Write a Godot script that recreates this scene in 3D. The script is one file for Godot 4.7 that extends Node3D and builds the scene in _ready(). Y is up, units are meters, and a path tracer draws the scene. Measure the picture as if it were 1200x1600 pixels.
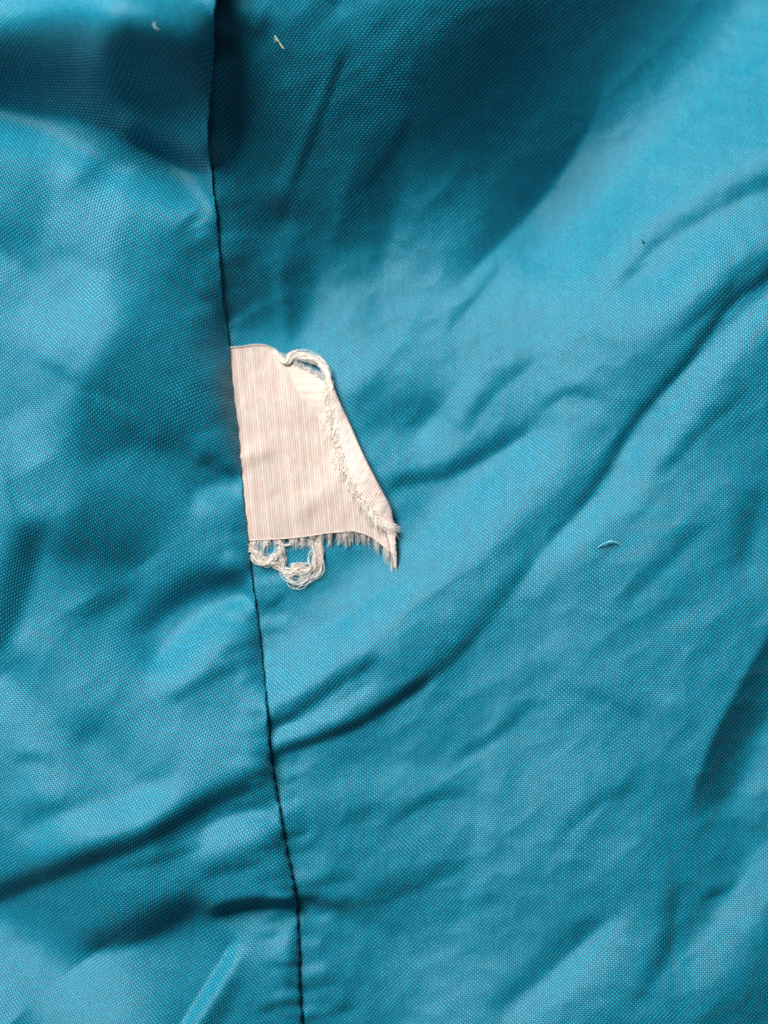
extends Node3D
# Close-up of a torn woven label in the seam of a teal nylon garment.
# All plan positions below are in tenths of a millimetre, x to the right, y down the cloth,
# with the origin at the upper left of the cloth in view. One unit is 0.1 mm.

const U := 0.0001
const STEP := 4.0
const CX := 600.0
const CY := 800.0
# direction in plan in which the light travels
const WX := 0.6
const WY := 0.8
const GAIN := 1.65

var rng := RandomNumberGenerator.new()
var fine := FastNoiseLite.new()
var coarse := FastNoiseLite.new()
var left_field: Dictionary
var right_field: Dictionary
var seam_x := PackedFloat32Array()


func at(x: float, y: float, h: float) -> Vector3:
	return Vector3((x - CX) * U, h * U, (y - CY) * U)


# ---------------------------------------------------------------- materials

func image_of(n: int, channels: int, bytes: PackedByteArray) -> Image:
	return Image.create_from_data(n, n, false, Image.FORMAT_RGB8 if channels == 3 else Image.FORMAT_L8, bytes)


# plain weave: warp over weft, every thread with its own thickness and tone
func weave_images(n: int, threads: int, warp: Color, weft: Color, gap: Color, sd: int) -> Array:
	var r := RandomNumberGenerator.new()
	r.seed = sd
	var slub := FastNoiseLite.new()
	slub.seed = sd
	slub.frequency = 0.02
	var ta := PackedFloat32Array()
	var tb := PackedFloat32Array()
	var ha := PackedFloat32Array()
	for i in threads:
		ta.append(r.randf_range(0.97, 1.03))
		tb.append(r.randf_range(0.97, 1.03))
		ha.append(r.randf_range(-0.06, 0.06))
	var tone := PackedByteArray()
	var high := PackedByteArray()
	tone.resize(n * n * 3)
	high.resize(n * n)
	var per := float(n) / threads
	# one cell of the weave, both ways, computed once
	for y in n:
		var fy := y / per
		var iy := int(fy)
		var cy := fy - iy - 0.5
		for x in n:
			var fx := x / per
			var ix := int(fx)
			var cx := fx - ix - 0.5
			var over := (ix + iy) % 2 == 0
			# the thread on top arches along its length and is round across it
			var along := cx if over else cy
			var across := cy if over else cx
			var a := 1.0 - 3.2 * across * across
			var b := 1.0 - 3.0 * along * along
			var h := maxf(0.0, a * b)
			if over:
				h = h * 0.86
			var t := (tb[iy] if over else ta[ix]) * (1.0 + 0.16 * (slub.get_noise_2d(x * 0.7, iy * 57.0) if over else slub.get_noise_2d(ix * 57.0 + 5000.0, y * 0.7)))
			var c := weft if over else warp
			var k := clampf((h - 0.12) * 3.0, 0.0, 1.0)  # low spots fade to the gap colour: shade between threads, painted in
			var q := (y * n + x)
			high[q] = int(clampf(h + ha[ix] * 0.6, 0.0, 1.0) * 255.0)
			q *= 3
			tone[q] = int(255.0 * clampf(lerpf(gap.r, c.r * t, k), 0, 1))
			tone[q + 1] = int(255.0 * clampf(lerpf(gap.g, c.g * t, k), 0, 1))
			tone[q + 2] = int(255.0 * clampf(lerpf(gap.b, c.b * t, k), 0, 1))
	return [image_of(n, 3, tone), image_of(n, 1, high)]


func normal_of(high: Image, strength: float) -> ImageTexture:
	var i: Image = high.duplicate()
	i.convert(Image.FORMAT_RGB8)
	i.bump_map_to_normal_map(strength)
	i.generate_mipmaps()
	return ImageTexture.create_from_image(i)


func color_tex(i: Image) -> ImageTexture:
	i.generate_mipmaps()
	return ImageTexture.create_from_image(i)


func nylon() -> StandardMaterial3D:
	var m := StandardMaterial3D.new()
	var w := weave_images(1024, 64, Color(0.065, 0.65, 0.76), Color(0.0, 0.42, 0.545), Color(0.0, 0.285, 0.385), 11)  # pale warp, deep weft and dark gap paint in thread glint and shade
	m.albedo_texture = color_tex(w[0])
	m.normal_enabled = true
	m.normal_texture = normal_of(w[1], 5.0)
	m.normal_scale = 0.5
	m.roughness = 0.45
	m.metallic_specular = 0.44
	m.rim_enabled = true
	m.rim = 0.15
	m.rim_tint = 0.6
	m.cull_mode = BaseMaterial3D.CULL_DISABLED
	return m


# the label: warp ribs running down it with dotted gaps between them
func rib_images(n: int, ribs: int, picks: int, sd: int, face: Color, gap: Color, wander: float) -> Array:
	var r := RandomNumberGenerator.new()
	r.seed = sd
	var blot := FastNoiseLite.new()
	blot.seed = sd
	blot.frequency = 0.006
	var tr := PackedFloat32Array()
	for i in ribs:
		tr.append(r.randf_range(0.94, 1.03))
	var tone := PackedByteArray()
	var high := PackedByteArray()
	tone.resize(n * n * 3)
	high.resize(n * n)
	for y in n:
		var fy := float(y) / n * picks
		var pick := 0.5 - 0.5 * cos(fy * TAU)
		for x in n:
			var b := blot.get_noise_2d(x, y)
			var w := blot.get_noise_2d(x * 2.5 + 3000.0, y * 1.5)
			var fx := fposmod(float(x) / n * ribs + wander * w, ribs)
			var ix := int(fx) % ribs
			var cx := fx - int(fx) - 0.5
			var side := absf(cx) * 2.0
			# every other rib is shifted by half a pick, as in a plain weave
			var p := pick if ix % 2 == 0 else 1.0 - pick
			var groove := smoothstep(0.45, 1.0, side) * (0.45 + 0.55 * p) * (1.0 + 0.7 * w)
			var h := 1.0 - 0.75 * groove - 0.22 * p
			var g := clampf(groove, 0.0, 1.0)
			var t := tr[ix] * (1.0 - 0.05 * p)
			var q := y * n + x
			high[q] = int(clampf(h, 0, 1) * 255)
			q *= 3
			tone[q] = int(255 * clampf(lerpf(face.r * t, gap.r, g), 0, 1))
			tone[q + 1] = int(255 * clampf(lerpf((face.g - 0.05 * b) * t, gap.g, g), 0, 1))
			tone[q + 2] = int(255 * clampf(lerpf((face.b - 0.05 * b) * t, gap.b, g), 0, 1))
	return [image_of(n, 3, tone), image_of(n, 1, high)]


func woven(images: Array, strength: float) -> StandardMaterial3D:
	var m := StandardMaterial3D.new()
	m.albedo_texture = color_tex(images[0])
	m.normal_enabled = true
	m.normal_texture = normal_of(images[1], 4.0)
	m.normal_scale = strength
	m.roughness = 0.6
	m.cull_mode = BaseMaterial3D.CULL_DISABLED
	m.backlight_enabled = true
	m.backlight = Color(0.2, 0.19, 0.18)
	return m


func plain(c: Color, rough: float, back := Color.BLACK) -> StandardMaterial3D:
	var m := StandardMaterial3D.new()
	m.albedo_color = c
	m.roughness = rough
	m.cull_mode = BaseMaterial3D.CULL_DISABLED
	if back != Color.BLACK:
		m.backlight_enabled = true
		m.backlight = back
	return m


# ---------------------------------------------------------------- cloth relief

func raw_end_is_held(p: Vector2) -> bool:
	return p.x < 5.0 or p.x > 1195.0 or p.y < 5.0 or p.y > 1595.0 or absf(p.x - seam_at(p.y)) < 25.0


# Each fold is a line on the cloth: [slope, spread, points] or [slope, spread on its left, spread on its right, points].
# A positive slope turns the cloth towards the window, a negative one away from it.
func slopes_of(folds: Array, x0: float, y0: float, nx: int, ny: int, base: float) -> PackedFloat32Array:
	var s := PackedFloat32Array()
	s.resize(nx * ny)
	s.fill(base)
	for f in folds:
		var amp: float = f[0] * GAIN
		var sl: float = f[1]
		var sr: float = f[2] if f.size() == 4 else f[1]
		var even: bool = f.size() == 3
		var raw: Array = f[f.size() - 1]
		var pts := PackedVector2Array()
		var c := raw.size()
		for i in c - 1:
			var a: Vector2 = raw[i]
			var b: Vector2 = raw[i + 1]
			var pre: Vector2 = raw[i - 1] if i > 0 else a * 2.0 - b
			var post: Vector2 = raw[i + 2] if i + 2 < c else b * 2.0 - a
			var parts := 1 if c == 2 else 3
			for k in parts:
				pts.append(a.cubic_interpolate(b, pre, post, float(k) / parts))
		pts.append(raw[c - 1])
		var reach := maxf(sl, sr) * 2.6
		var lo := pts[0]
		var hi := pts[0]
		for p in pts:
			lo = lo.min(p)
			hi = hi.max(p)
		var i0 := maxi(0, int((lo.x - reach - x0) / STEP))
		var i1 := mini(nx - 1, int((hi.x + reach - x0) / STEP) + 1)
		var j0 := maxi(0, int((lo.y - reach - y0) / STEP))
		var j1 := mini(ny - 1, int((hi.y + reach - y0) / STEP) + 1)
		var n := pts.size() - 1
		var far := reach * reach
		# folds die out at their ends, except at the seam and beyond the view
		var soft0 := 0.0 if raw_end_is_held(pts[0]) else 0.22
		var soft1 := 0.0 if raw_end_is_held(pts[n]) else 0.22
		for j in range(j0, j1 + 1):
			var py := y0 + j * STEP
			for i in range(i0, i1 + 1):
				var p := Vector2(x0 + i * STEP, py)
				var best := far
				var side := 1.0
				var where := 0.0
				var away := false
				for k in n:
					var a := pts[k]
					var d := pts[k + 1] - a
					var e := p - a
					var t := clampf(e.dot(d) / d.length_squared(), 0.0, 1.0)
					var q := (e - d * t).length_squared()
					if q < best:
						best = q
						side = d.cross(e)
						away = (e - d * t).dot(Vector2(WX, WY)) * amp < 0.0
						where = (k + t) / n
				if best < far:
					var sg := sr if side > 0.0 else sl
					if even:
						# cloth breaks sharply into a valley and rounds over a ridge
						sg *= 0.55 if away else 1.2
					s[j * nx + i] += amp * exp(-0.5 * pow(best / (sg * sg), 1.2)) * smoothstep(-0.02, soft0, where) * smoothstep(1.02, 1.0 - soft1, where)
	return s


# The height field whose slope along the light follows s (least squares, coarse to fine).
func relief(folds: Array, x0: float, x1: float, y0: float, y1: float, base: float, joined := false) -> Dictionary:
	var nx := int((x1 - x0) / STEP) + 1
	var ny := int((y1 - y0) / STEP) + 1
	var s := slopes_of(folds, x0, y0, nx, ny, base)
	var levels: Array = [[s, nx, ny]]
	while levels.size() < 5:
		var top: Array = levels[-1]
		var fs: PackedFloat32Array = top[0]
		var fx: int = top[1]
		var fy: int = top[2]
		var hx := (fx + 1) / 2
		var hy := (fy + 1) / 2
		var hs := PackedFloat32Array()
		hs.resize(hx * hy)
		for j in hy:
			for i in hx:
				var i2 := mini(2 * i + 1, fx - 1)
				var j2 := mini(2 * j + 1, fy - 1)
				hs[j * hx + i] = 0.25 * (fs[2 * j * fx + 2 * i] + fs[2 * j * fx + i2] + fs[j2 * fx + 2 * i] + fs[j2 * fx + i2])
		levels.append([hs, hx, hy])
	var h := PackedFloat32Array()
	var px := 0
	var py := 0
	for l in range(levels.size() - 1, -1, -1):
		var ls: PackedFloat32Array = levels[l][0]
		var mx: int = levels[l][1]
		var my: int = levels[l][2]
		var d := STEP * pow(2.0, l)
		var g := PackedFloat32Array()
		g.resize(mx * my)
		# where the panel is sewn down its height is that of the cloth below
		var fixed := PackedByteArray()
		fixed.resize(mx * my)
		if joined:
			var e := pow(2.0, l)
			for j in my:
				var y := y0 + STEP * ((j + 0.5) * e - 0.5)
				var sx := seam_at(y)
				var edge := height(right_field, sx, y) + left_lift(y)
				for i in mx:
					if x0 + STEP * ((i + 0.5) * e - 0.5) > sx - 2.0:
						fixed[j * mx + i] = 1
						g[j * mx + i] = edge
		if px > 0:
			for j in my:
				var fj := clampf(j * 0.5 - 0.25, 0.0, py - 1.0)
				var j0 := int(fj)
				var j1 := mini(j0 + 1, py - 1)
				var tj := fj - j0
				for i in mx:
					var fi := clampf(i * 0.5 - 0.25, 0.0, px - 1.0)
					var i0 := int(fi)
					var i1 := mini(i0 + 1, px - 1)
					var ti := fi - i0
					if fixed[j * mx + i] == 0:
						g[j * mx + i] = lerpf(lerpf(h[j0 * px + i0], h[j0 * px + i1], ti), lerpf(h[j1 * px + i0], h[j1 * px + i1], ti), tj)
		var wv := 0.2
		var axx := wv + (1.0 - wv) * WX * WX
		var ayy := wv + (1.0 - wv) * WY * WY
		var axy := 0.5 * (1.0 - wv) * WX * WY
		var eps := d * d / (420.0 * 420.0)
		var inv := 1.0 / (2.0 * axx + 2.0 * ayy + eps)
		# right-hand side: the divergence of s along the light
		var rhs := PackedFloat32Array()
		rhs.resize(mx * my)
		for j in my:
			var ju := maxi(j - 1, 0) * mx
			var jd := mini(j + 1, my - 1) * mx
			for i in mx:
				var il := maxi(i - 1, 0)
				var ir := mini(i + 1, mx - 1)
				rhs[j * mx + i] = -0.5 * d * (WX * (ls[j * mx + ir] - ls[j * mx + il]) + WY * (ls[jd + i] - ls[ju + i]))
		var sweeps := 12 if l == 0 else (24 if l < 3 else 120)
		for sweep in sweeps:
			for j in my:
				var jc := j * mx
				var ju := maxi(j - 1, 0) * mx
				var jd := mini(j + 1, my - 1) * mx
				for i in mx:
					if fixed[jc + i] == 1:
						continue
					var il := i - 1 if i > 0 else 0
					var ir := i + 1 if i < mx - 1 else i
					g[jc + i] = inv * (axx * (g[jc + il] + g[jc + ir]) + ayy * (g[ju + i] + g[jd + i]) + axy * (g[jd + ir] + g[ju + il] - g[ju + ir] - g[jd + il]) + rhs[jc + i])
		h = g
		px = mx
		py = my
	return {"h": h, "nx": nx, "ny": ny, "x0": x0, "y0": y0}


func height(f: Dictionary, x: float, y: float) -> float:
	var h: PackedFloat32Array = f.h
	var nx: int = f.nx
	var ny: int = f.ny
	var u := clampf((x - f.x0) / STEP, 0.0, nx - 1.001)
	var v := clampf((y - f.y0) / STEP, 0.0, ny - 1.001)
	var i := int(u)
	var j := int(v)
	u -= i
	v -= j
	var k := j * nx + i
	return lerpf(lerpf(h[k], h[k + 1], u), lerpf(h[k + nx], h[k + nx + 1], u), v)


# the whole garment falls away from the middle of the view
func drape(x: float, y: float) -> float:
	var low := maxf(0.0, y - 1150.0) / 450.0
	var right := maxf(0.0, x - 900.0) / 300.0
	var up := maxf(0.0, (x - 450.0) * 0.6 - y * 0.8 + 100.0) / 500.0
	return -45.0 * low * low - 25.0 * right * right - 40.0 * up * up


# small wrinkles, longer along the diagonal pull of the cloth than across it
func crumple(x: float, y: float) -> float:
	var a := (x * 0.78 - y * 0.62) * 0.3
	var b := x * 0.62 + y * 0.78
	return 1.4 * fine.get_noise_2d(a * 0.45, b * 0.45) - 5.0 * absf(coarse.get_noise_2d(a, b * 0.8)) - 2.5 * absf(coarse.get_noise_2d(x * 1.3 + 4000.0, y * 1.6)) + 0.5 * fine.get_noise_2d(x * 1.1, y * 1.1 + 300.0)


func right_height(x: float, y: float) -> float:
	return height(right_field, x, y) + drape(x, y) + crumple(x, y)


func seam_at(y: float) -> float:
	var k := clampf((y + 300.0) / 2.0, 0.0, seam_x.size() - 1.001)
	var i := int(k)
	return lerpf(seam_x[i], seam_x[i + 1], k - i)


# grid of points -> smooth mesh
func sheet(pos: PackedVector3Array, uv: PackedVector2Array, nx: int, ny: int) -> ArrayMesh:
	var nor := PackedVector3Array()
	nor.resize(nx * ny)
	for j in ny:
		var ju := maxi(j - 1, 0) * nx
		var jd := mini(j + 1, ny - 1) * nx
		for i in nx:
			var dx := pos[j * nx + mini(i + 1, nx - 1)] - pos[j * nx + maxi(i - 1, 0)]
			var dz := pos[jd + i] - pos[ju + i]
			nor[j * nx + i] = dz.cross(dx).normalized()
	var idx := PackedInt32Array()
	idx.resize((nx - 1) * (ny - 1) * 6)
	var q := 0
	for j in ny - 1:
		for i in nx - 1:
			var a := j * nx + i
			idx[q] = a
			idx[q + 1] = a + 1
			idx[q + 2] = a + nx
			idx[q + 3] = a + 1
			idx[q + 4] = a + nx + 1
			idx[q + 5] = a + nx
			q += 6
	var arr := []
	arr.resize(Mesh.ARRAY_MAX)
	arr[Mesh.ARRAY_VERTEX] = pos
	arr[Mesh.ARRAY_NORMAL] = nor
	arr[Mesh.ARRAY_TEX_UV] = uv
	arr[Mesh.ARRAY_INDEX] = idx
	var m := ArrayMesh.new()
	m.add_surface_from_arrays(Mesh.PRIMITIVE_TRIANGLES, arr)
	return m


func beyond(x: float, lo: float, hi: float) -> float:
	# the cloth goes on, in wider steps, past what the field covers
	if x < lo:
		return (x - lo) * 9.0
	if x > hi:
		return (x - hi) * 9.0
	return 0.0


const TILE := 218.0

func weave_uv(x: float, y: float, h: float, turn: float) -> Vector2:
	var wob := Vector2(fine.get_noise_2d(x * 0.12 + 900.0, y * 0.12), fine.get_noise_2d(x * 0.12, y * 0.12 + 700.0)) * 14.0
	var p := (Vector2(x + 0.12 * h, y + 0.12 * h) + wob).rotated(turn)
	return Vector2(p.x, p.y * 1.12) / TILE


func right_panel() -> ArrayMesh:
	var x0 := 300.0
	var y0 := -200.0
	var nx := int(1100.0 / STEP) + 1
	var ny := int(2000.0 / STEP) + 1
	var pos := PackedVector3Array()
	var uv := PackedVector2Array()
	for j in ny:
		var y := y0 + j * STEP
		for i in nx:
			var x := x0 + i * STEP
			var h := right_height(x, y)
			# tucked down a little where it goes under the other panel
			var under := maxf(0.0, seam_at(y) + 4.0 - x)
			h -= minf(under, 40.0) * 0.3
			if under > 0.0:
				h = minf(h, left_height(x, y) - seam_roll(maxf(under - 4.0, 0.0), y) - 1.0 - minf(under, 10.0))
			var ey := beyond(y, -120.0, 1720.0)
			var ex := beyond(x, -9999.0, 1320.0)
			pos.append(at(x + ex, y + ey, h))
			uv.append(weave_uv(x + ex, y + ey, h, 0.06))
	return sheet(pos, uv, nx, ny)


func left_lift(y: float) -> float:
	# how far the overlapping panel stands off the other one
	var l := 13.0 + 2.0 * smoothstep(1000.0, 1150.0, y)
	l += 58.0 * smoothstep(285.0, 40.0, y) * smoothstep(-200.0, 0.0, y)
	l += 6.0 * exp(-pow((y - 1180.0) / 60.0, 2.0))
	l += 3.0 * exp(-pow((y - 1330.0) / 90.0, 2.0))
	return l


func left_panel() -> ArrayMesh:
	var cols := PackedFloat32Array()
	# distance from the seam edge; negative values are the turned-under hem
	for k in range(8, 0, -1):
		cols.append(-float(k))
	var t := 0.0
	while t < 700.0:
		cols.append(t)
		t += 1.0 if t < 6.0 else (2.0 if t < 20.0 else STEP)
	cols.reverse()
	var nx := cols.size()
	var y0 := -200.0
	var ny := int(2000.0 / STEP) + 1
	var pos := PackedVector3Array()
	var uv := PackedVector2Array()
	for j in ny:
		var y := y0 + j * STEP
		var sx := seam_at(y)
		var edge := right_height(sx, y) + left_lift(y)
		var ey := beyond(y, -120.0, 1720.0)
		for i in nx:
			var c := cols[i]
			var r := edge_radius(y)
			var x: float
			var h: float
			if c >= 0.0:
				x = sx - c
				h = left_height(x, y)
				h -= seam_roll(c, y)
			else:
				x = sx + c * 4.0
				h = minf(edge - r - 8.4 - 0.3 * absf(c), left_height(x, y) - r - 9.0)
			var ex := beyond(x, -120.0, 9999.0)
			pos.append(at(x + ex, y + ey, h))
			uv.append(weave_uv(x + ex, y + ey, h, -0.16))
	return sheet(pos, uv, nx, ny)


# ---------------------------------------------------------------- threads

func smooth(raw: Array, per: int) -> PackedVector3Array:
	var out := PackedVector3Array()
	var c := raw.size()
	for i in c - 1:
		var a: Vector3 = raw[i]
		var b: Vector3 = raw[i + 1]
		var pre: Vector3 = raw[i - 1] if i > 0 else a * 2.0 - b
		var post: Vector3 = raw[i + 2] if i + 2 < c else b * 2.0 - a
		for k in per:
			out.append(a.cubic_interpolate(b, pre, post, float(k) / per))
	out.append(raw[c - 1])
	return out


# a round thread through the points, in plan units, added to a SurfaceTool
func fibre(st: SurfaceTool, pts: PackedVector3Array, r0: float, r1: float, sides := 4) -> void:
	var n := pts.size()
	var ring: Array = []
	for k in n:
		var d := (pts[mini(k + 1, n - 1)] - pts[maxi(k - 1, 0)]).normalized()
		var a := d.cross(Vector3.UP)
		if a.length() < 0.05:
			a = d.cross(Vector3.RIGHT)
		a = a.normalized()
		var b := a.cross(d).normalized()
		var r := lerpf(r0, r1, float(k) / (n - 1))
		var c := PackedVector3Array()
		for q in sides:
			var w := TAU * q / sides
			c.append(pts[k] + (a * cos(w) + b * sin(w)) * r)
		ring.append(c)
	for k in n - 1:
		var c0: PackedVector3Array = ring[k]
		var c1: PackedVector3Array = ring[k + 1]
		for q in sides:
			var q1 := (q + 1) % sides
			for p in [[c0, k, q], [c1, k + 1, q1], [c1, k + 1, q], [c0, k, q], [c0, k, q1], [c1, k + 1, q1]]:
				var v: Vector3 = p[0][p[2]]
				st.set_normal((v - pts[p[1]]).normalized())
				st.add_vertex(at(v.x, v.z, v.y))


func begin() -> SurfaceTool:
	var st := SurfaceTool.new()
	st.begin(Mesh.PRIMITIVE_TRIANGLES)
	return st


# a loose yarn: several twisted filaments along one path, some of them straying
func yarn(st: SurfaceTool, raw: Array, filaments: int, spread: float, r: float, twist: float, stray := 0.0) -> void:
	var path := smooth(raw, 7)
	var n := path.size()
	for f in filaments:
		var ph := TAU * f / filaments + rng.randf_range(-0.4, 0.4)
		var off := rng.randf_range(0.45, 1.0) * spread
		var sp := rng.randf_range(0.7, 1.3) * twist
		var loose := rng.randf() < stray
		var pts := PackedVector3Array()
		for k in n:
			var d := (path[mini(k + 1, n - 1)] - path[maxi(k - 1, 0)]).normalized()
			var a := Vector3(-d.z, 0, d.x).normalized()
			var w := ph + sp * k / 7.0
			var o := off * (1.0 + (1.6 * sin(PI * k / (n - 1.0)) if loose else 0.0))
			pts.append(path[k] + a * cos(w) * o + Vector3.UP * (sin(w) * o * 0.7 + spread * 0.7) + Vector3(rng.randf_range(-1, 1), 0, rng.randf_range(-1, 1)) * 0.25)
		fibre(st, pts, r, r * 0.8)


func fuzz(st: SurfaceTool, c: Vector3, reach: float, count: int, r: float, dir := Vector3.ZERO) -> void:
	for k in count:
		var d := (Vector3(rng.randf_range(-1, 1), rng.randf_range(0.0, 0.7), rng.randf_range(-1, 1)) + dir).normalized()
		var side := d.cross(Vector3.UP).normalized()
		var l := reach * rng.randf_range(0.5, 1.2)
		var b := rng.randf_range(-0.6, 0.6)
		var o := c + Vector3(rng.randf_range(-1, 1), 0, rng.randf_range(-1, 1)) * reach * 0.25
		var pts := PackedVector3Array()
		for q in 5:
			var t := q / 4.0
			pts.append(o + d * l * t + side * b * l * t * t + Vector3.UP * (-0.35 * l * t * t))
		fibre(st, pts, r, r * 0.5, 3)


func part(called: String, st: SurfaceTool, m: Material, parent: Node) -> MeshInstance3D:
	var o := MeshInstance3D.new()
	o.name = called
	o.mesh = st.commit()
	o.material_override = m
	parent.add_child(o, true)
	return o


func thing(called: String, label: String, category: String, p: Vector3) -> Node3D:
	var o := Node3D.new()
	o.name = called
	o.position = p
	add_child(o, true)
	o.set_meta("label", label)
	o.set_meta("category", category)
	return o


# ---------------------------------------------------------------- label

func curve_at(c: Array, t: float) -> Vector2:
	var n := c.size() - 1
	var f := clampf(t, 0.0, 1.0) * n
	var i := mini(int(f), n - 1)
	var a: Vector2 = c[i]
	var b: Vector2 = c[i + 1]
	var pre: Vector2 = c[i - 1] if i > 0 else a * 2.0 - b
	var post: Vector2 = c[i + 2] if i + 2 <= n else b * 2.0 - a
	return a.cubic_interpolate(b, pre, post, f - i)


func label_lift(x: float, y: float) -> float:
	# the label stands off the cloth more towards its free edge, and waves a little
	var away := clampf((x - seam_at(y)) / 220.0, 0.0, 1.0)
	return 1.5 + 11.5 * away + 2.2 * sin(y * 0.035 + x * 0.012) * away + 3.0 * sin((x + y * 0.4) * 0.03) * away + 3.5 * exp(-pow((y - 712.0 + 0.25 * (x - 380.0)) / 15.0, 2.0) - pow((x - 392.0) / 40.0, 2.0)) + 3.0 * exp(-pow((y - 790.0 + 0.5 * (x - 470.0)) / 22.0, 2.0) - pow((x - 500.0) / 50.0, 2.0)) + 1.2 * fine.get_noise_2d(x * 0.9, y * 0.6 + 2000.0)


func left_height(x: float, y: float) -> float:
	return height(left_field, x, y) + drape(x, y) + 0.5 * crumple(x + 500.0, y)


# the panel rounds over towards its edge at the seam
func seam_roll(c: float, y: float) -> float:
	var h := 0.0
	if c < 34.0:
		h += 6.5 * pow(1.0 - c / 34.0, 2.0)
	var r := edge_radius(y)
	if c < r:
		h += r - sqrt(r * r - (r - c) * (r - c))
	return h


func edge_radius(y: float) -> float:
	return lerpf(2.5, 6.0, smoothstep(1050.0, 1200.0, y))


func label_height(x: float, y: float) -> float:
	# stiffer than the cloth below: it bridges its small creases
	var s := 0.0
	for k in [[0, 0], [-28, 0], [28, 0], [0, -28], [0, 28]]:
		s += height(right_field, x + k[0], y + k[1])
	var h := s / 5.0 + drape(x, y) + label_lift(x, y)
	var under := seam_at(y) - x
	return minf(h, left_height(x, y) - seam_roll(under, y) - 4.0 - minf(under, 9.0) * 0.4) if under > 0.0 else h


func build_label(ribbed: Material, smooth_cloth: Material, flap_cloth: Material, thread: Material, pink_thread: Material) -> void:
	var base := at(480, 690, right_height(480, 690))
	var tag := thing("garment_label", "torn cream ribbed label stub with frayed edges sewn into the seam", "label", base)
	var hold := Node3D.new()
	# the woven ground: a patch between its four edges
	var left := [Vector2(338, 540), Vector2(346, 610), Vector2(356, 690), Vector2(365, 770), Vector2(374, 845)]
	var right := [Vector2(512, 600), Vector2(530, 665), Vector2(556, 735), Vector2(592, 800), Vector2(610, 862)]
	var top := [Vector2(338, 540), Vector2(372, 537), Vector2(402, 533), Vector2(426, 541), Vector2(445, 561), Vector2(480, 577), Vector2(512, 600)]
	var bottom := [Vector2(374, 845), Vector2(420, 843), Vector2(470, 839), Vector2(515, 833), Vector2(552, 830), Vector2(582, 841), Vector2(610, 862)]
	var nu := 90
	var nv := 110
	var pos := PackedVector3Array()
	var uv := PackedVector2Array()
	for j in nv + 1:
		var v := float(j) / nv
		for i in nu + 1:
			var u := float(i) / nu
			var p := curve_at(left, v) * (1 - u) + curve_at(right, v) * u + curve_at(top, u) * (1 - v) + curve_at(bottom, u) * v
			p -= Vector2(338, 540) * (1 - u) * (1 - v) + Vector2(512, 600) * u * (1 - v) + Vector2(374, 845) * (1 - u) * v + Vector2(610, 862) * u * v
			pos.append(at(p.x, p.y, label_height(p.x, p.y)) - base)
			uv.append(Vector2((p.x - 0.1 * p.y) / 250.0, p.y / 250.0))
	var ground := MeshInstance3D.new()
	ground.name = "woven_ground"
	ground.mesh = sheet(pos, uv, nu + 1, nv + 1)
	ground.material_override = ribbed
	tag.add_child(ground, true)
	# smooth satin corner where the ribs stop
	pos = PackedVector3Array()
	uv = PackedVector2Array()
	var in_edge := [Vector2(441, 560), Vector2(458, 598), Vector2(480, 632), Vector2(516, 672)]
	var out_edge := [Vector2(447, 562), Vector2(470, 573), Vector2(505, 597), Vector2(522, 668)]
	for j in 31:
		var v := j / 30.0
		var a := curve_at(in_edge, v) + Vector2(rng.randf_range(-2.5, 2.5), rng.randf_range(-1.0, 1.0)) * sin(v * PI)
		var b := curve_at(out_edge, v)
		for i in 17:
			var p := a.lerp(b, i / 16.0)
			pos.append(at(p.x, p.y, label_height(p.x, p.y) + 0.15 + 0.5 * i / 16.0) - base)
			uv.append(Vector2(p.y, p.x) / 250.0)
	var satin := MeshInstance3D.new()
	satin.name = "satin_corner"
	satin.mesh = sheet(pos, uv, 17, 31)
	satin.material_override = smooth_cloth
	satin.set_meta("label", "smooth unribbed satin corner below the frayed top edge")
	tag.add_child(satin, true)
	# the right edge folded over towards the viewer, torn along its inner side
	var fold := [Vector2(513, 578), Vector2(527, 618), Vector2(548, 664), Vector2(570, 714), Vector2(595, 762), Vector2(611, 793), Vector2(616, 822)]
	var torn := [Vector2(509, 590), Vector2(514, 635), Vector2(522, 688), Vector2(540, 742), Vector2(562, 783), Vector2(584, 812), Vector2(606, 824)]
	pos = PackedVector3Array()
	uv = PackedVector2Array()
	for j in 121:
		var v := j / 120.0
		var a := curve_at(fold, v)
		var b := curve_at(torn, v) + Vector2(3.2 * fine.get_noise_2d(v * 900.0, 5.0), 2.0 * fine.get_noise_2d(v * 1500.0, 80.0))
		for i in 21:
			var w := i / 20.0
			var p: Vector2
			var h: float
			# first three steps wrap round the fold
			var rr := 3.2
			if w < 0.2:
				var ang := w / 0.2 * PI
				p = a + (b - a).normalized() * (rr - sin(ang) * rr) * 1.0
				h = rr - cos(ang) * rr
			else:
				var t := (w - 0.2) / 0.8
				p = (a + (b - a).normalized() * rr).lerp(b, t)
				h = 2.0 * rr + 2.5 * sin(t * PI) - 2.0 * t + 1.2 * fine.get_noise_2d(p.x * 2.0, p.y * 2.0)
			pos.append(at(p.x, p.y, label_height(p.x, p.y) + h) - base)
			uv.append(Vector2((p.y * 0.55 + p.x * 0.84) / 250.0, (p.x * 0.55 - p.y * 0.84) / 250.0))
	var flap := MeshInstance3D.new()
	flap.name = "folded_flap"
	flap.mesh = sheet(pos, uv, 21, 121)
	flap.material_override = flap_cloth
	flap.set_meta("label", "folded over right edge of the label with torn inner side")
	tag.add_child(flap, true)
	# the narrow tail at the lower right
	pos = PackedVector3Array()
	uv = PackedVector2Array()
	var tail_a := [Vector2(602, 826), Vector2(607, 848), Vector2(611, 868), Vector2(616, 888)]
	var tail_b := [Vector2(615, 815), Vector2(618, 842), Vector2(620, 868), Vector2(621, 889)]
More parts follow.
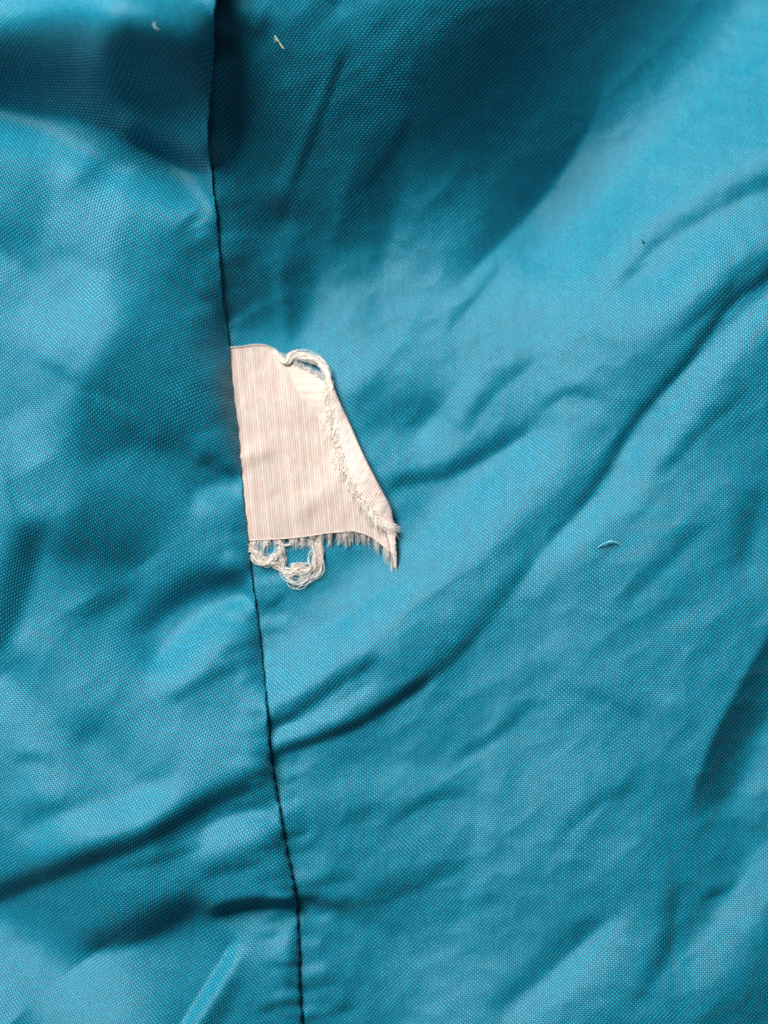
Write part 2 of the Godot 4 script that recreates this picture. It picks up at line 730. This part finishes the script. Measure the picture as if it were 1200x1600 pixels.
	for j in 31:
		var v := j / 30.0
		for i in 9:
			var p := curve_at(tail_a, v).lerp(curve_at(tail_b, v), i / 8.0)
			pos.append(at(p.x, p.y, lerpf(label_height(p.x, p.y) + 4.0, right_height(p.x, p.y) + 2.0, v * v) + 2.0 * sin(i / 8.0 * PI)) - base)
			uv.append(p / 250.0)
	var tail := MeshInstance3D.new()
	tail.name = "torn_tail"
	tail.mesh = sheet(pos, uv, 9, 31)
	tail.material_override = flap_cloth
	tag.add_child(tail, true)
	var wisp := begin()
	for k in 46:
		var x0 := rng.randf_range(604, 619)
		var y0 := rng.randf_range(832, 872)
		var y1 := rng.randf_range(866, 897)
		var x1 := 616.0 + rng.randf_range(-5, 5)
		fibre(wisp, smooth([Vector3(x0, label_height(x0, y0) + 4.5, y0), Vector3(lerpf(x0, x1, 0.6), right_height(x0, y1) + 5.0, (y0 + y1) * 0.5), Vector3(x1, right_height(x1, y1) + 2.0, y1)], 4), 0.5, 0.25, 3)
	var wisps := part("torn_wisps", wisp, thread, tail)
	wisps.set_meta("kind", "stuff")
	shift(wisps, base)
	var edge_thread := plain(Color(0.93, 0.875, 0.835), 0.7)
	# selvedge threads along top and bottom edges
	var st := begin()
	var raw: Array = []
	for k in 13:
		var p := curve_at(bottom, k / 12.0)
		raw.append(Vector3(p.x, label_height(p.x, p.y) + 0.4, p.y + 0.3))
	yarn(st, raw, 3, 0.6, 0.42, 1.5)
	shift(part("selvedge", st, edge_thread, tag), base)
	st = begin()
	raw = []
	for k in 9:
		var p := curve_at(top, k / 8.0 * 0.6)
		raw.append(Vector3(p.x, label_height(p.x, p.y) + 0.5, p.y))
	yarn(st, raw, 4, 0.9, 0.45, 1.2)
	shift(part("selvedge", st, edge_thread, tag), base)
	# cord of drawn yarn round the open top corner
	st = begin()
	yarn(st, lay([[424, 544], [434, 553], [443, 560], [454, 549], [472, 548], [492, 556], [506, 568], [513, 588], [517, 614]], 6.0), 30, 4.2, 0.42, 0.9, 0.25)
	yarn(st, lay([[436, 557], [446, 563], [458, 553], [480, 554], [500, 566], [511, 590], [513, 622], [515, 650]], 6.5), 22, 3.2, 0.42, 1.0, 0.25)
	shift(part("drawn_yarn", st, thread, tag), base)
	st = begin()
	for k in 26:
		var p := Vector2(432, 547).lerp(Vector2(512, 572), rng.randf())
		fuzz(st, Vector3(p.x, label_height(p.x, p.y) + 6.0, p.y), 8.0, 2, 0.2)
	for k in 190:
		var t := rng.randf()
		var p := Vector2(448, 556).lerp(Vector2(508, 584), t) + Vector2(rng.randf_range(-3, 3), rng.randf_range(-4, 6))
		var q := p + Vector2(rng.randf_range(-12, 12), rng.randf_range(2, 14))
		var h := label_height(p.x, p.y)
		fibre(st, smooth([Vector3(p.x, h + 3, p.y), Vector3((p.x + q.x) / 2 + rng.randf_range(-2, 2), h + 1, (p.y + q.y) / 2), Vector3(q.x, h - 1, q.y)], 4), 0.32, 0.25, 3)
	var web := part("fibre_web", st, thread, tag)
	web.set_meta("kind", "stuff")
	shift(web, base)
	# torn inner edge of the flap: tufts
	for seg in 9:
		st = begin()
		for q in 240:
			# strands lie along the tear, mostly flat on the flap, in uneven clumps
			var v := (seg + rng.randf()) / 9.0
			var thick := 0.5 + 1.3 * fine.get_noise_2d(v * 1400.0, 333.0) + (0.35 if v > 0.82 or absf(v - 0.33) < 0.07 else 0.0)
			if rng.randf() > clampf(thick, 0.12, 1.0):
				continue
			var o := curve_at(torn, v) + Vector2(rng.randf_range(-6, 8) * (0.6 + 0.6 * thick), rng.randf_range(-8, 2))
			var dir := (curve_at(torn, v + 0.06) - curve_at(torn, v - 0.06)).normalized().rotated(rng.randf_range(-0.1, 0.75))
			var l := rng.randf_range(6, 22) * (0.6 + 0.5 * thick)
			var e := o + dir * l
			var mid := (o + e) * 0.5 + Vector2(rng.randf_range(-2.5, 2.5), rng.randf_range(-2, 2))
			var lift := rng.randf_range(5.0, 8.5)
			fibre(st, smooth([Vector3(o.x, label_height(o.x, o.y) + lift, o.y), Vector3(mid.x, label_height(mid.x, mid.y) + lift + 0.8, mid.y), Vector3(e.x, label_height(e.x, e.y) + lift - 3.0, e.y)], 3), rng.randf_range(0.22, 0.55), 0.18, 4)
		shift(part("torn_tuft", st, thread, flap), base)
	# fringe below the lower edge
	st = begin()
	for k in 760:
		var t := rng.randf()
		var p := curve_at(bottom, 0.03 + 0.96 * t)
		var clump := fine.get_noise_2d(p.x * 4.5, 40.0)
		if rng.randf() > 0.55 + 1.3 * clump:
			continue
		var l := rng.randf_range(7, 19) * (0.9 + 0.8 * clump)
		if t > 0.75:
			l *= 1.3
		var lean := 9.0 * fine.get_noise_2d(p.x * 2.0, 90.0) + rng.randf_range(-2.5, 2.5) + (3.0 if t > 0.75 else 0.0)
		var h0 := label_height(p.x, p.y)
		var q := Vector2(p.x + lean, p.y + l)
		var h1 := right_height(q.x, q.y) + rng.randf_range(1.5, 5.0)
		var b := rng.randf_range(-2.0, 2.0)
		fibre(st, smooth([Vector3(p.x, h0 - 0.3, p.y - 1.0), Vector3(p.x + lean * 0.3 + b, lerpf(h0, h1, 0.4), p.y + l * 0.5), Vector3(q.x, h1, q.y)], 3), 0.3, 0.15, 3)
	# thicker tufts left of whole warp ends
	for c in [[530, 833, 19], [545, 831, 22], [549, 831, 20], [560, 834, 17], [500, 836, 17], [515, 834, 20], [470, 840, 16]]:
		for q in 9:
			var x0: float = c[0] + rng.randf_range(-2.5, 2.5)
			var y0: float = c[1]
			var x1: float = c[0] + rng.randf_range(-4, 4)
			var y1: float = y0 + c[2] * rng.randf_range(0.7, 1.1)
			fibre(st, PackedVector3Array([Vector3(x0, label_height(x0, y0), y0), Vector3((x0 + x1) * 0.5, right_height(x0, y1) + 6.0, (y0 + y1) * 0.5), Vector3(x1, right_height(x1, y1) + 3.0, y1)]), 0.5, 0.3, 3)
	var fringe := part("fringe", st, thread, ground)
	fringe.set_meta("kind", "stuff")
	shift(fringe, base)
	# pulled loops of yarn under the lower edge
	var loops := [
		[[[388, 868], [396, 877], [412, 882], [424, 880], [436, 888], [447, 903], [457, 913], [470, 914], [487, 904], [498, 892], [500, 872], [499, 856], [494, 842]], 14, 3.6, 0.42],
		[[[437, 889], [452, 893], [468, 890], [484, 888], [490, 874], [491, 858], [488, 846], [482, 840]], 16, 4.4, 0.42],
		[[[452, 886], [466, 887], [480, 891], [492, 884], [497, 868], [495, 850]], 12, 4.0, 0.42],
		[[[385, 858], [396, 866], [408, 876], [420, 878], [431, 868], [437, 853], [431, 846]], 14, 4.4, 0.4],
		[[[386, 850], [395, 858], [404, 870], [416, 876], [429, 866]], 12, 4.4, 0.38],
		[[[426, 842], [434, 849], [444, 853], [454, 850], [462, 843]], 4, 0.8, 0.55],
		[[[418, 881], [430, 886], [440, 880], [437, 866], [441, 852]], 10, 3.6, 0.38],
		[[[447, 900], [460, 897], [474, 900], [484, 896]], 9, 4.0, 0.38],
	]
	for l in loops:
		st = begin()
		yarn(st, lay(l[0], 3.0), l[1], l[2], l[3], 1.1, 0.3)
		shift(part("loose_yarn", st, pink_thread if l[0][0][0] == 452 else thread, tag), base)
	st = begin()
	for c in [[488, 850, 40], [494, 862, 46], [494, 876, 40], [490, 888, 30], [438, 862, 24], [440, 876, 24], [404, 866, 40], [392, 858, 30], [470, 905, 24], [420, 872, 30], [452, 846, 20], [470, 850, 20], [482, 848, 26]]:
		fuzz(st, Vector3(c[0], right_height(c[0], c[1]) + 5.0, c[1]), 9.0, c[2] * 2, 0.16)
	var halo := part("loose_fuzz", st, thread, tag)
	halo.set_meta("kind", "stuff")
	shift(halo, base)
	hold.free()


func lay(pts: Array, over: float) -> Array:
	var out: Array = []
	for p in pts:
		out.append(Vector3(p[0], maxf(right_height(p[0], p[1]) + over, (label_height(p[0], p[1]) + over * 0.4) if p[1] < 842 else -1e6), p[1]))
	return out


func shift(o: MeshInstance3D, base: Vector3) -> void:
	# the meshes are laid out in place; bring them under the base of their thing
	o.position = -base


# ---------------------------------------------------------------- lint

func speck(called: String, owner_node: Node3D, label: String, x: float, y: float, on_left: bool, c: Color, paths: Array, r: float, fluff: int) -> void:
	var h := (height(left_field, x, y) + drape(x, y) + 7.0) if on_left else right_height(x, y)
	var base := at(x, y, h)
	var m := plain(c, 0.8)
	var st := begin()
	for p in paths:
		var raw: Array = []
		for q in p:
			raw.append(Vector3(x + q[0], h + q[2], y + q[1]))
		fibre(st, smooth(raw, 5), r, r * 0.6, 6)
	if fluff:
		fuzz(st, Vector3(x, h + 1.0, y), 6.0, fluff, 0.25)
	var o := part(called, st, m, owner_node)
	o.set_meta("label", label)
	if owner_node == self:
		o.set_meta("category", "lint")
	else:
		o.position = -owner_node.position


# ---------------------------------------------------------------- scene

func v2(a: Array) -> Array:
	var out: Array = []
	for f in a:
		var g: Array = f.duplicate()
		var pts: Array = []
		var raw: Array = g[g.size() - 1]
		for k in range(0, raw.size(), 2):
			pts.append(Vector2(raw[k], raw[k + 1]))
		g[g.size() - 1] = pts
		out.append(g)
	return out


func _ready() -> void:
	rng.seed = 4
	fine.seed = 9
	fine.frequency = 0.02
	fine.fractal_octaves = 3
	coarse.seed = 31
	coarse.frequency = 0.006
	coarse.fractal_octaves = 2

	var cam := Camera3D.new()
	cam.name = "camera"
	cam.fov = 2.0 * rad_to_deg(atan(0.08 / 0.5))
	cam.near = 0.01
	cam.far = 6.0
	cam.position = Vector3(0, 0.5, 0)
	cam.rotation_degrees = Vector3(-90, 0, 0)
	var lens := CameraAttributesPhysical.new()
	lens.frustum_focal_length = 12.0 * 0.5 / 0.08
	lens.frustum_focus_distance = 0.498
	lens.exposure_aperture = 6.5
	lens.frustum_near = 0.01
	lens.frustum_far = 6.0
	cam.attributes = lens
	add_child(cam)
	cam.current = true

	var env := Environment.new()
	env.background_mode = Environment.BG_COLOR
	env.background_color = Color(0.175, 0.18, 0.185)
	env.tonemap_mode = Environment.TONE_MAPPER_LINEAR
	env.tonemap_exposure = 1.0
	env.sdfgi_enabled = true
	env.ssao_enabled = true
	env.ssil_enabled = true
	var we := WorldEnvironment.new()
	we.name = "surroundings"
	we.environment = env
	add_child(we)

	# soft window light from the upper left
	var lamp := AreaLight3D.new()
	lamp.name = "window_light"
	lamp.area_size = Vector2(0.45, 0.45)
	lamp.light_energy = 2.0
	lamp.light_color = Color(1.0, 0.99, 0.97)
	lamp.shadow_enabled = true
	add_child(lamp)
	var el := deg_to_rad(42.0)
	lamp.position = Vector3(-WX * cos(el), sin(el), -WY * cos(el)) * 1.0
	lamp.look_at(Vector3.ZERO, Vector3.UP)

	# the line of the seam
	var sp := [[349, -320], [348, -120], [348, 0], [349, 22], [345, 60], [343, 100], [337, 150], [332, 185], [329, 225], [331, 262], [333, 295], [338, 330], [342, 400], [344, 440], [346, 475], [352, 512], [355, 542], [360, 610], [368, 660], [373, 720], [378, 780], [384, 830], [388, 870], [393, 920], [400, 965], [405, 1010], [411, 1060], [417, 1110], [420, 1150], [423, 1190], [428, 1220], [436, 1260], [441, 1290], [447, 1330], [456, 1370], [462, 1410], [465, 1450], [467, 1500], [467, 1540], [471, 1600], [476, 1700], [486, 1960]]
	var k := 0
	for i in 1110:
		var ys := -300.0 + 2.0 * i
		while k < sp.size() - 2 and sp[k + 1][1] < ys:
			k += 1
		var a: Array = sp[k]
		var b: Array = sp[k + 1]
		var pre: Array = sp[maxi(k - 1, 0)]
		var post: Array = sp[mini(k + 2, sp.size() - 1)]
		var t: float = float(ys - a[1]) / (b[1] - a[1])
		var x: float = cubic_interpolate(a[0], b[0], pre[0], post[0], clampf(t, 0, 1))
		x += 0.8 * sin(ys * 0.31 + 1.5 * sin(ys * 0.05)) * smoothstep(1000.0, 1250.0, ys) + 0.5 * sin(ys * 0.21)
		seam_x.append(x)

	var left_set := v2(left_folds())
	var right_set := v2(right_folds())
	var y := 310.0
	while y < 1590.0:
		# small gathers that run out from the stitching
		var sx := seam_at(y)
		var k2 := rng.randf_range(0.08, 0.22) * (1.0 if rng.randf() < 0.5 else -1.0) * (1.3 if y > 880.0 else 0.7)
		left_set.append([k2, rng.randf_range(5, 9), [Vector2(sx, y), Vector2(sx - rng.randf_range(14, 30), y + rng.randf_range(-3, 8)), Vector2(sx - rng.randf_range(36, 80), y + rng.randf_range(-6, 22))]])
		if y > 880.0 or y < 520.0:
			var y2 := y + rng.randf_range(6, 16)
			sx = seam_at(y2)
			right_set.append([-k2, rng.randf_range(5, 9), [Vector2(sx, y2), Vector2(sx + rng.randf_range(14, 30), y2 + rng.randf_range(-6, 3)), Vector2(sx + rng.randf_range(34, 70), y2 + rng.randf_range(-18, 4))]])
		y += rng.randf_range(22, 46)
	right_field = relief(right_set, 300.0, 1400.0, -200.0, 1800.0, 0.04)
	left_field = relief(left_set, -320.0, 520.0, -200.0, 1800.0, 0.0, true)

	var cloth := nylon()
	var garment := thing("garment", "creased teal blue woven nylon garment with a lapped seam running down it", "fabric", at(600, 800, -120))
	var rp := MeshInstance3D.new()
	rp.name = "lower_panel"
	rp.mesh = right_panel()
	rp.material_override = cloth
	rp.set_meta("label", "wide panel running under the seam, with long diagonal folds")
	garment.add_child(rp, true)
	rp.position = -garment.position
	var lp := MeshInstance3D.new()
	lp.name = "lapped_panel"
	lp.mesh = left_panel()
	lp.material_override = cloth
	lp.set_meta("label", "narrower panel lapping over the other along the seam")
	garment.add_child(lp, true)
	lp.position = -garment.position

	var ribbed := woven(rib_images(1024, 64, 80, 21, Color(0.935, 0.87, 0.835), Color(0.68, 0.60, 0.56), 0.12), 0.45)
	ribbed.albedo_color = Color(0.97, 0.96, 0.955)
	var flap_cloth := woven(rib_images(512, 64, 60, 33, Color(0.95, 0.885, 0.855), Color(0.83, 0.75, 0.715), 0.3), 0.4)
	var satin := woven(rib_images(256, 40, 90, 45, Color(0.90, 0.835, 0.79), Color(0.875, 0.81, 0.765), 0.5), 0.04)
	var thread := plain(Color(1.0, 0.965, 0.93), 0.7, Color(0.25, 0.24, 0.23))
	var pink := plain(Color(1.0, 0.90, 0.86), 0.7, Color(0.25, 0.22, 0.21))
	build_label(ribbed, satin, flap_cloth, thread, pink)

	speck("lint_speck", self, "pale greenish lint speck with a thin tail on the dark cloth beside the seam", 435, 76, false, Color(0.86, 0.93, 0.82), [[[-3, -5, 1], [-1, -3, 3], [1, 0, 2]], [[0, -1, 2], [3, 3, 2], [5, 5, 1]], [[5, 6, 1], [9, 12, 1], [12, 15, 0.5]]], 1.1, 6)
	speck("lint_fibre", self, "tiny curved white fibre lying on the dark fold of the lapped panel", 262, 79, true, Color(0.8, 0.9, 0.93), [[[-2, -5, 2], [-3, 0, 3], [0, 4, 3], [5, 5, 1]]], 0.7, 0)
	speck("pulled_thread", garment, "pulled thread snag standing off the cloth and casting a small shadow", 948, 852, false, Color(0.55, 0.88, 0.93), [[[-12, 4, 1], [-4, -2, 6], [8, -6, 8], [18, -3, 4]], [[-10, 3, 1], [-2, -3, 6], [9, -7, 6], [16, -5, 3]], [[-6, 2, 2], [4, -4, 7], [12, -4, 3]], [[2, -4, 3], [14, -5, 4], [24, 0, 1]]], 0.7, 0)
	speck("thread_knot", garment, "small dark teal knot in the weave", 1011, 371, false, Color(0.03, 0.42, 0.5), [[[-2, -3, 1], [0, 0, 3], [1, 3, 1]]], 1.8, 0)


func left_folds() -> Array:
	return [
		[-0.8, 40, [-100, 108, 0, 110, 120, 118, 230, 135, 340, 140]],
		[-0.65, 34, 8, [-60, 148, 20, 158, 100, 172, 170, 192, 240, 222, 300, 252, 342, 264]],
		[-1.2, 50, [150, 120, 280, 165, 350, 200]],
		[-1.3, 16, 7, [185, 200, 240, 226, 295, 250, 345, 266]],
		[0.4, 28, [-100, 30, 0, 28, 100, 8, 200, -28]],
		[0.25, 28, [220, 0, 345, 30]],
		[0.5, 28, [-60, 190, 60, 210, 110, 240, 140, 275]],
		[0.5, 30, [130, 270, 230, 285, 310, 305, 328, 330]],
		[0.15, 80, [60, 330, 200, 370]],
		[-0.4, 28, [-60, 350, 20, 385, 70, 430, 130, 480]],
		[-0.25, 22, [345, 372, 280, 405]],
		[0.25, 24, [60, 400, 150, 440, 250, 500, 345, 575]],
		[0.15, 20, [20, 480, 110, 530]],
		[-0.44, 95, 72, [130, 560, 240, 620, 375, 700]],
		[-0.2, 30, [100, 740, 180, 690, 280, 690, 380, 732]],
		[-0.35, 12, [300, 715, 380, 742]],
		[0.45, 18, [290, 778, 382, 766]],
		[0.15, 30, [20, 640, 60, 740]],
		[-0.15, 80, [230, 760, 200, 900]],
		[-0.4, 50, [70, 830, 160, 890, 200, 960]],
		[-0.45, 22, [395, 898, 310, 916, 250, 953, 190, 1010]],
		[0.65, 28, [402, 940, 322, 973, 264, 1028, 232, 1065]],
		[0.2, 15, [340, 866, 388, 878]],
		[-0.45, 16, 26, [70, 800, 40, 880, 0, 1000]],
		[-0.4, 26, [10, 1010, 50, 1060, 100, 1120, 150, 1180]],
		[-0.25, 35, [100, 1110, 200, 1190, 280, 1225]],
		[0.4, 45, [-30, 1080, 40, 1180, 60, 1270]],
		[0.1, 40, [180, 1130, 300, 1150, 400, 1080]],
		[0.45, 26, [20, 1332, 100, 1285, 200, 1258, 290, 1224]],
		[-0.55, 18, 8, [-40, 1422, 60, 1377, 150, 1340, 215, 1316, 260, 1292, 330, 1254, 435, 1210]],
		[-0.3, 20, [240, 1320, 300, 1290, 360, 1262]],
		[-0.3, 10, [345, 1272, 428, 1255]],
		[-0.15, 45, [230, 1340, 330, 1330]],
		[0.25, 18, [280, 1315, 400, 1275, 430, 1290]],
		[-0.35, 14, [300, 1372, 380, 1350, 440, 1322]],
		[-0.9, 9, 6, [325, 1436, 352, 1424, 400, 1415, 462, 1416]],
		[-0.42, 24, 9, [110, 1490, 160, 1482, 230, 1462, 285, 1430, 320, 1410]],
		[-0.25, 38, [170, 1480, 330, 1420, 460, 1400]],
		[0.62, 80, [-60, 1480, 60, 1560, 100, 1640]],
		[0.9, 9, [280, 1620, 318, 1560, 350, 1510, 370, 1472]],
		[-0.2, 18, [335, 1600, 375, 1530]],
		[0.35, 15, [430, 1475, 450, 1465]],
		[-0.2, 8, [60, 560, 120, 600, 160, 650]],
		[-0.2, 8, [240, 420, 300, 455, 345, 500]],
		[-0.18, 8, [20, 1190, 60, 1185, 90, 1200]],
		[-0.2, 9, [250, 1110, 330, 1060, 400, 1040]],
		[0.2, 9, [130, 610, 200, 640, 260, 690]],
		[-0.25, 8, [10, 720, 30, 800, 60, 870]],
		[-0.2, 8, [180, 1360, 260, 1340, 330, 1315]],
		[-0.4, 12, [462, 1480, 460, 1545]],
	]


func right_folds() -> Array:
	return [
		[-0.4, 14, [340, 58, 430, 70]],
		[0.2, 20, [380, 20, 420, 40]],
		[-0.6, 14, [352, 130, 358, 190, 370, 245]],
		[-0.65, 16, 9, [335, 235, 385, 285, 425, 320, 455, 332]],
		[0.15, 14, [530, 100, 475, 205, 432, 290]],
		[-0.35, 6, [548, 75, 492, 208, 445, 312]],
		[-0.5, 12, [475, -20, 535, 28]],
		[0.2, 15, [545, -10, 600, 20]],
		[-0.62, 150, 105, [338, 190, 440, 175, 560, 170, 720, 150, 890, 10, 1000, -110]],
		[-0.25, 55, 55, [600, 200, 760, 110, 860, 20]],
		[-0.5, 80, 60, [385, 290, 392, 400, 396, 545]],
		[-0.25, 110, 100, [430, 340, 620, 350]],
		[-0.3, 8, 26, [456, 535, 450, 460, 440, 390]],
		[-0.25, 75, 60, [560, 380, 740, 290, 850, 180]],
		[-0.25, 60, [520, 330, 620, 360]],
		[0.2, 40, [480, 440, 560, 480]],
		[-0.25, 40, [380, 380, 410, 470]],
		[0.2, 14, [355, 500, 380, 490]],
		[0.6, 110, [1280, -20, 1130, 170, 970, 340, 840, 480]],
		[-0.4, 6, 40, [960, 110, 908, 205, 850, 290, 770, 375, 700, 450]],
		[-0.45, 20, [1260, 260, 1180, 285, 1100, 330, 1030, 372, 985, 425, 930, 475]],
		[0.25, 25, [1230, 320, 1110, 390, 1000, 490]],
		[-0.12, 55, 6, [780, 945, 850, 852, 925, 772, 1000, 650]],
		[-0.17, 60, 6, [925, 772, 1000, 650, 1080, 560, 1140, 475, 1200, 430, 1260, 360]],
		[-0.3, 10, 4, [850, 852, 925, 772, 1000, 650, 1080, 560, 1140, 475, 1200, 430, 1260, 360]],
		[0.35, 20, [1240, 440, 1125, 545, 1060, 615, 965, 765, 900, 828, 800, 945]],
		[-0.12, 40, 6, [520, 1150, 640, 1084, 720, 1020, 785, 940]],
		[-0.52, 9, 4, [425, 1182, 480, 1164, 560, 1134, 640, 1084, 690, 1048]],
		[-0.2, 12, 5, [660, 1070, 720, 1020, 785, 940, 850, 855]],
		[-0.5, 14, [600, 1020, 540, 1060, 470, 1108, 422, 1136]],
		[0.3, 10, [600, 1062, 520, 1112, 440, 1146]],
		[0.5, 50, [640, 865, 560, 950, 480, 1020, 425, 1065]],
		[0.45, 38, [620, 900, 720, 800, 820, 712, 890, 662]],
		[-0.38, 45, 24, [530, 590, 590, 640, 650, 640, 690, 600]],
		[0.2, 18, [640, 712, 700, 640, 760, 560]],
		[-0.42, 14, 7, [590, 768, 632, 752, 700, 738, 790, 692, 870, 645]],
		[-0.2, 8, [690, 525, 740, 462, 800, 392]],
		[-0.25, 12, [720, 690, 760, 622, 810, 578, 860, 540]],
		[-0.3, 8, [840, 640, 900, 608, 935, 628]],
		[-0.2, 20, [1185, 750, 1155, 900]],
		[-0.42, 45, 6, [1230, 960, 1150, 1100, 1108, 1190, 1080, 1290]],
		[0.2, 30, [1210, 1160, 1150, 1290]],
		[0.18, 170, [600, 1380, 950, 1150]],
		[0.25, 120, [560, 1570, 1100, 1520]],
		[-0.22, 14, [555, 1422, 650, 1392, 730, 1352]],
		[0.12, 12, [770, 1100, 756, 1250, 738, 1380, 715, 1500]],
		[-0.25, 16, [755, 1592, 850, 1520, 945, 1430]],
		[0.3, 18, [800, 1605, 900, 1512, 990, 1420]],
		[-0.25, 12, [985, 1570, 1040, 1500, 1062, 1350]],
		[0.35, 35, [1050, 1580, 1150, 1420, 1220, 1340]],
		[-0.3, 7, [1100, 1410, 1160, 1390]],
		[-0.4, 7, [438, 1311, 485, 1304]],
		[-0.2, 14, [485, 1300, 590, 1270]],
		[-0.2, 10, [458, 1392, 560, 1372]],
		[-0.15, 20, [470, 1420, 560, 1440, 640, 1472]],
		[0.15, 25, [510, 1235, 650, 1182]],
		[-0.2, 9, [700, 1195, 780, 1150, 850, 1085]],
		[-0.18, 10, [880, 1075, 960, 1100, 1010, 1130]],
		[0.2, 10, [1000, 1050, 1060, 1100]],
		[-0.22, 8, [600, 1300, 670, 1255, 740, 1240]],
		[-0.2, 7, [1050, 530, 1110, 480, 1160, 430]],
		[-0.2, 9, [1020, 760, 1090, 680, 1180, 600]],
		[-0.15, 12, [960, 960, 1040, 880, 1120, 800]],
		[0.2, 10, [500, 1000, 580, 940, 660, 900]],
		[-0.18, 8, [470, 985, 540, 960, 600, 920]],
		[-0.2, 7, [560, 300, 610, 240, 650, 170]],
		[-0.18, 9, [1010, 250, 1075, 275, 1090, 268]],
		[-0.3, 9, [460, 1416, 500, 1419, 550, 1432]],
		[-0.2, 10, [860, 1330, 930, 1260, 1000, 1230]],
		[-0.25, 10, [472, 1602, 560, 1580]],
	]
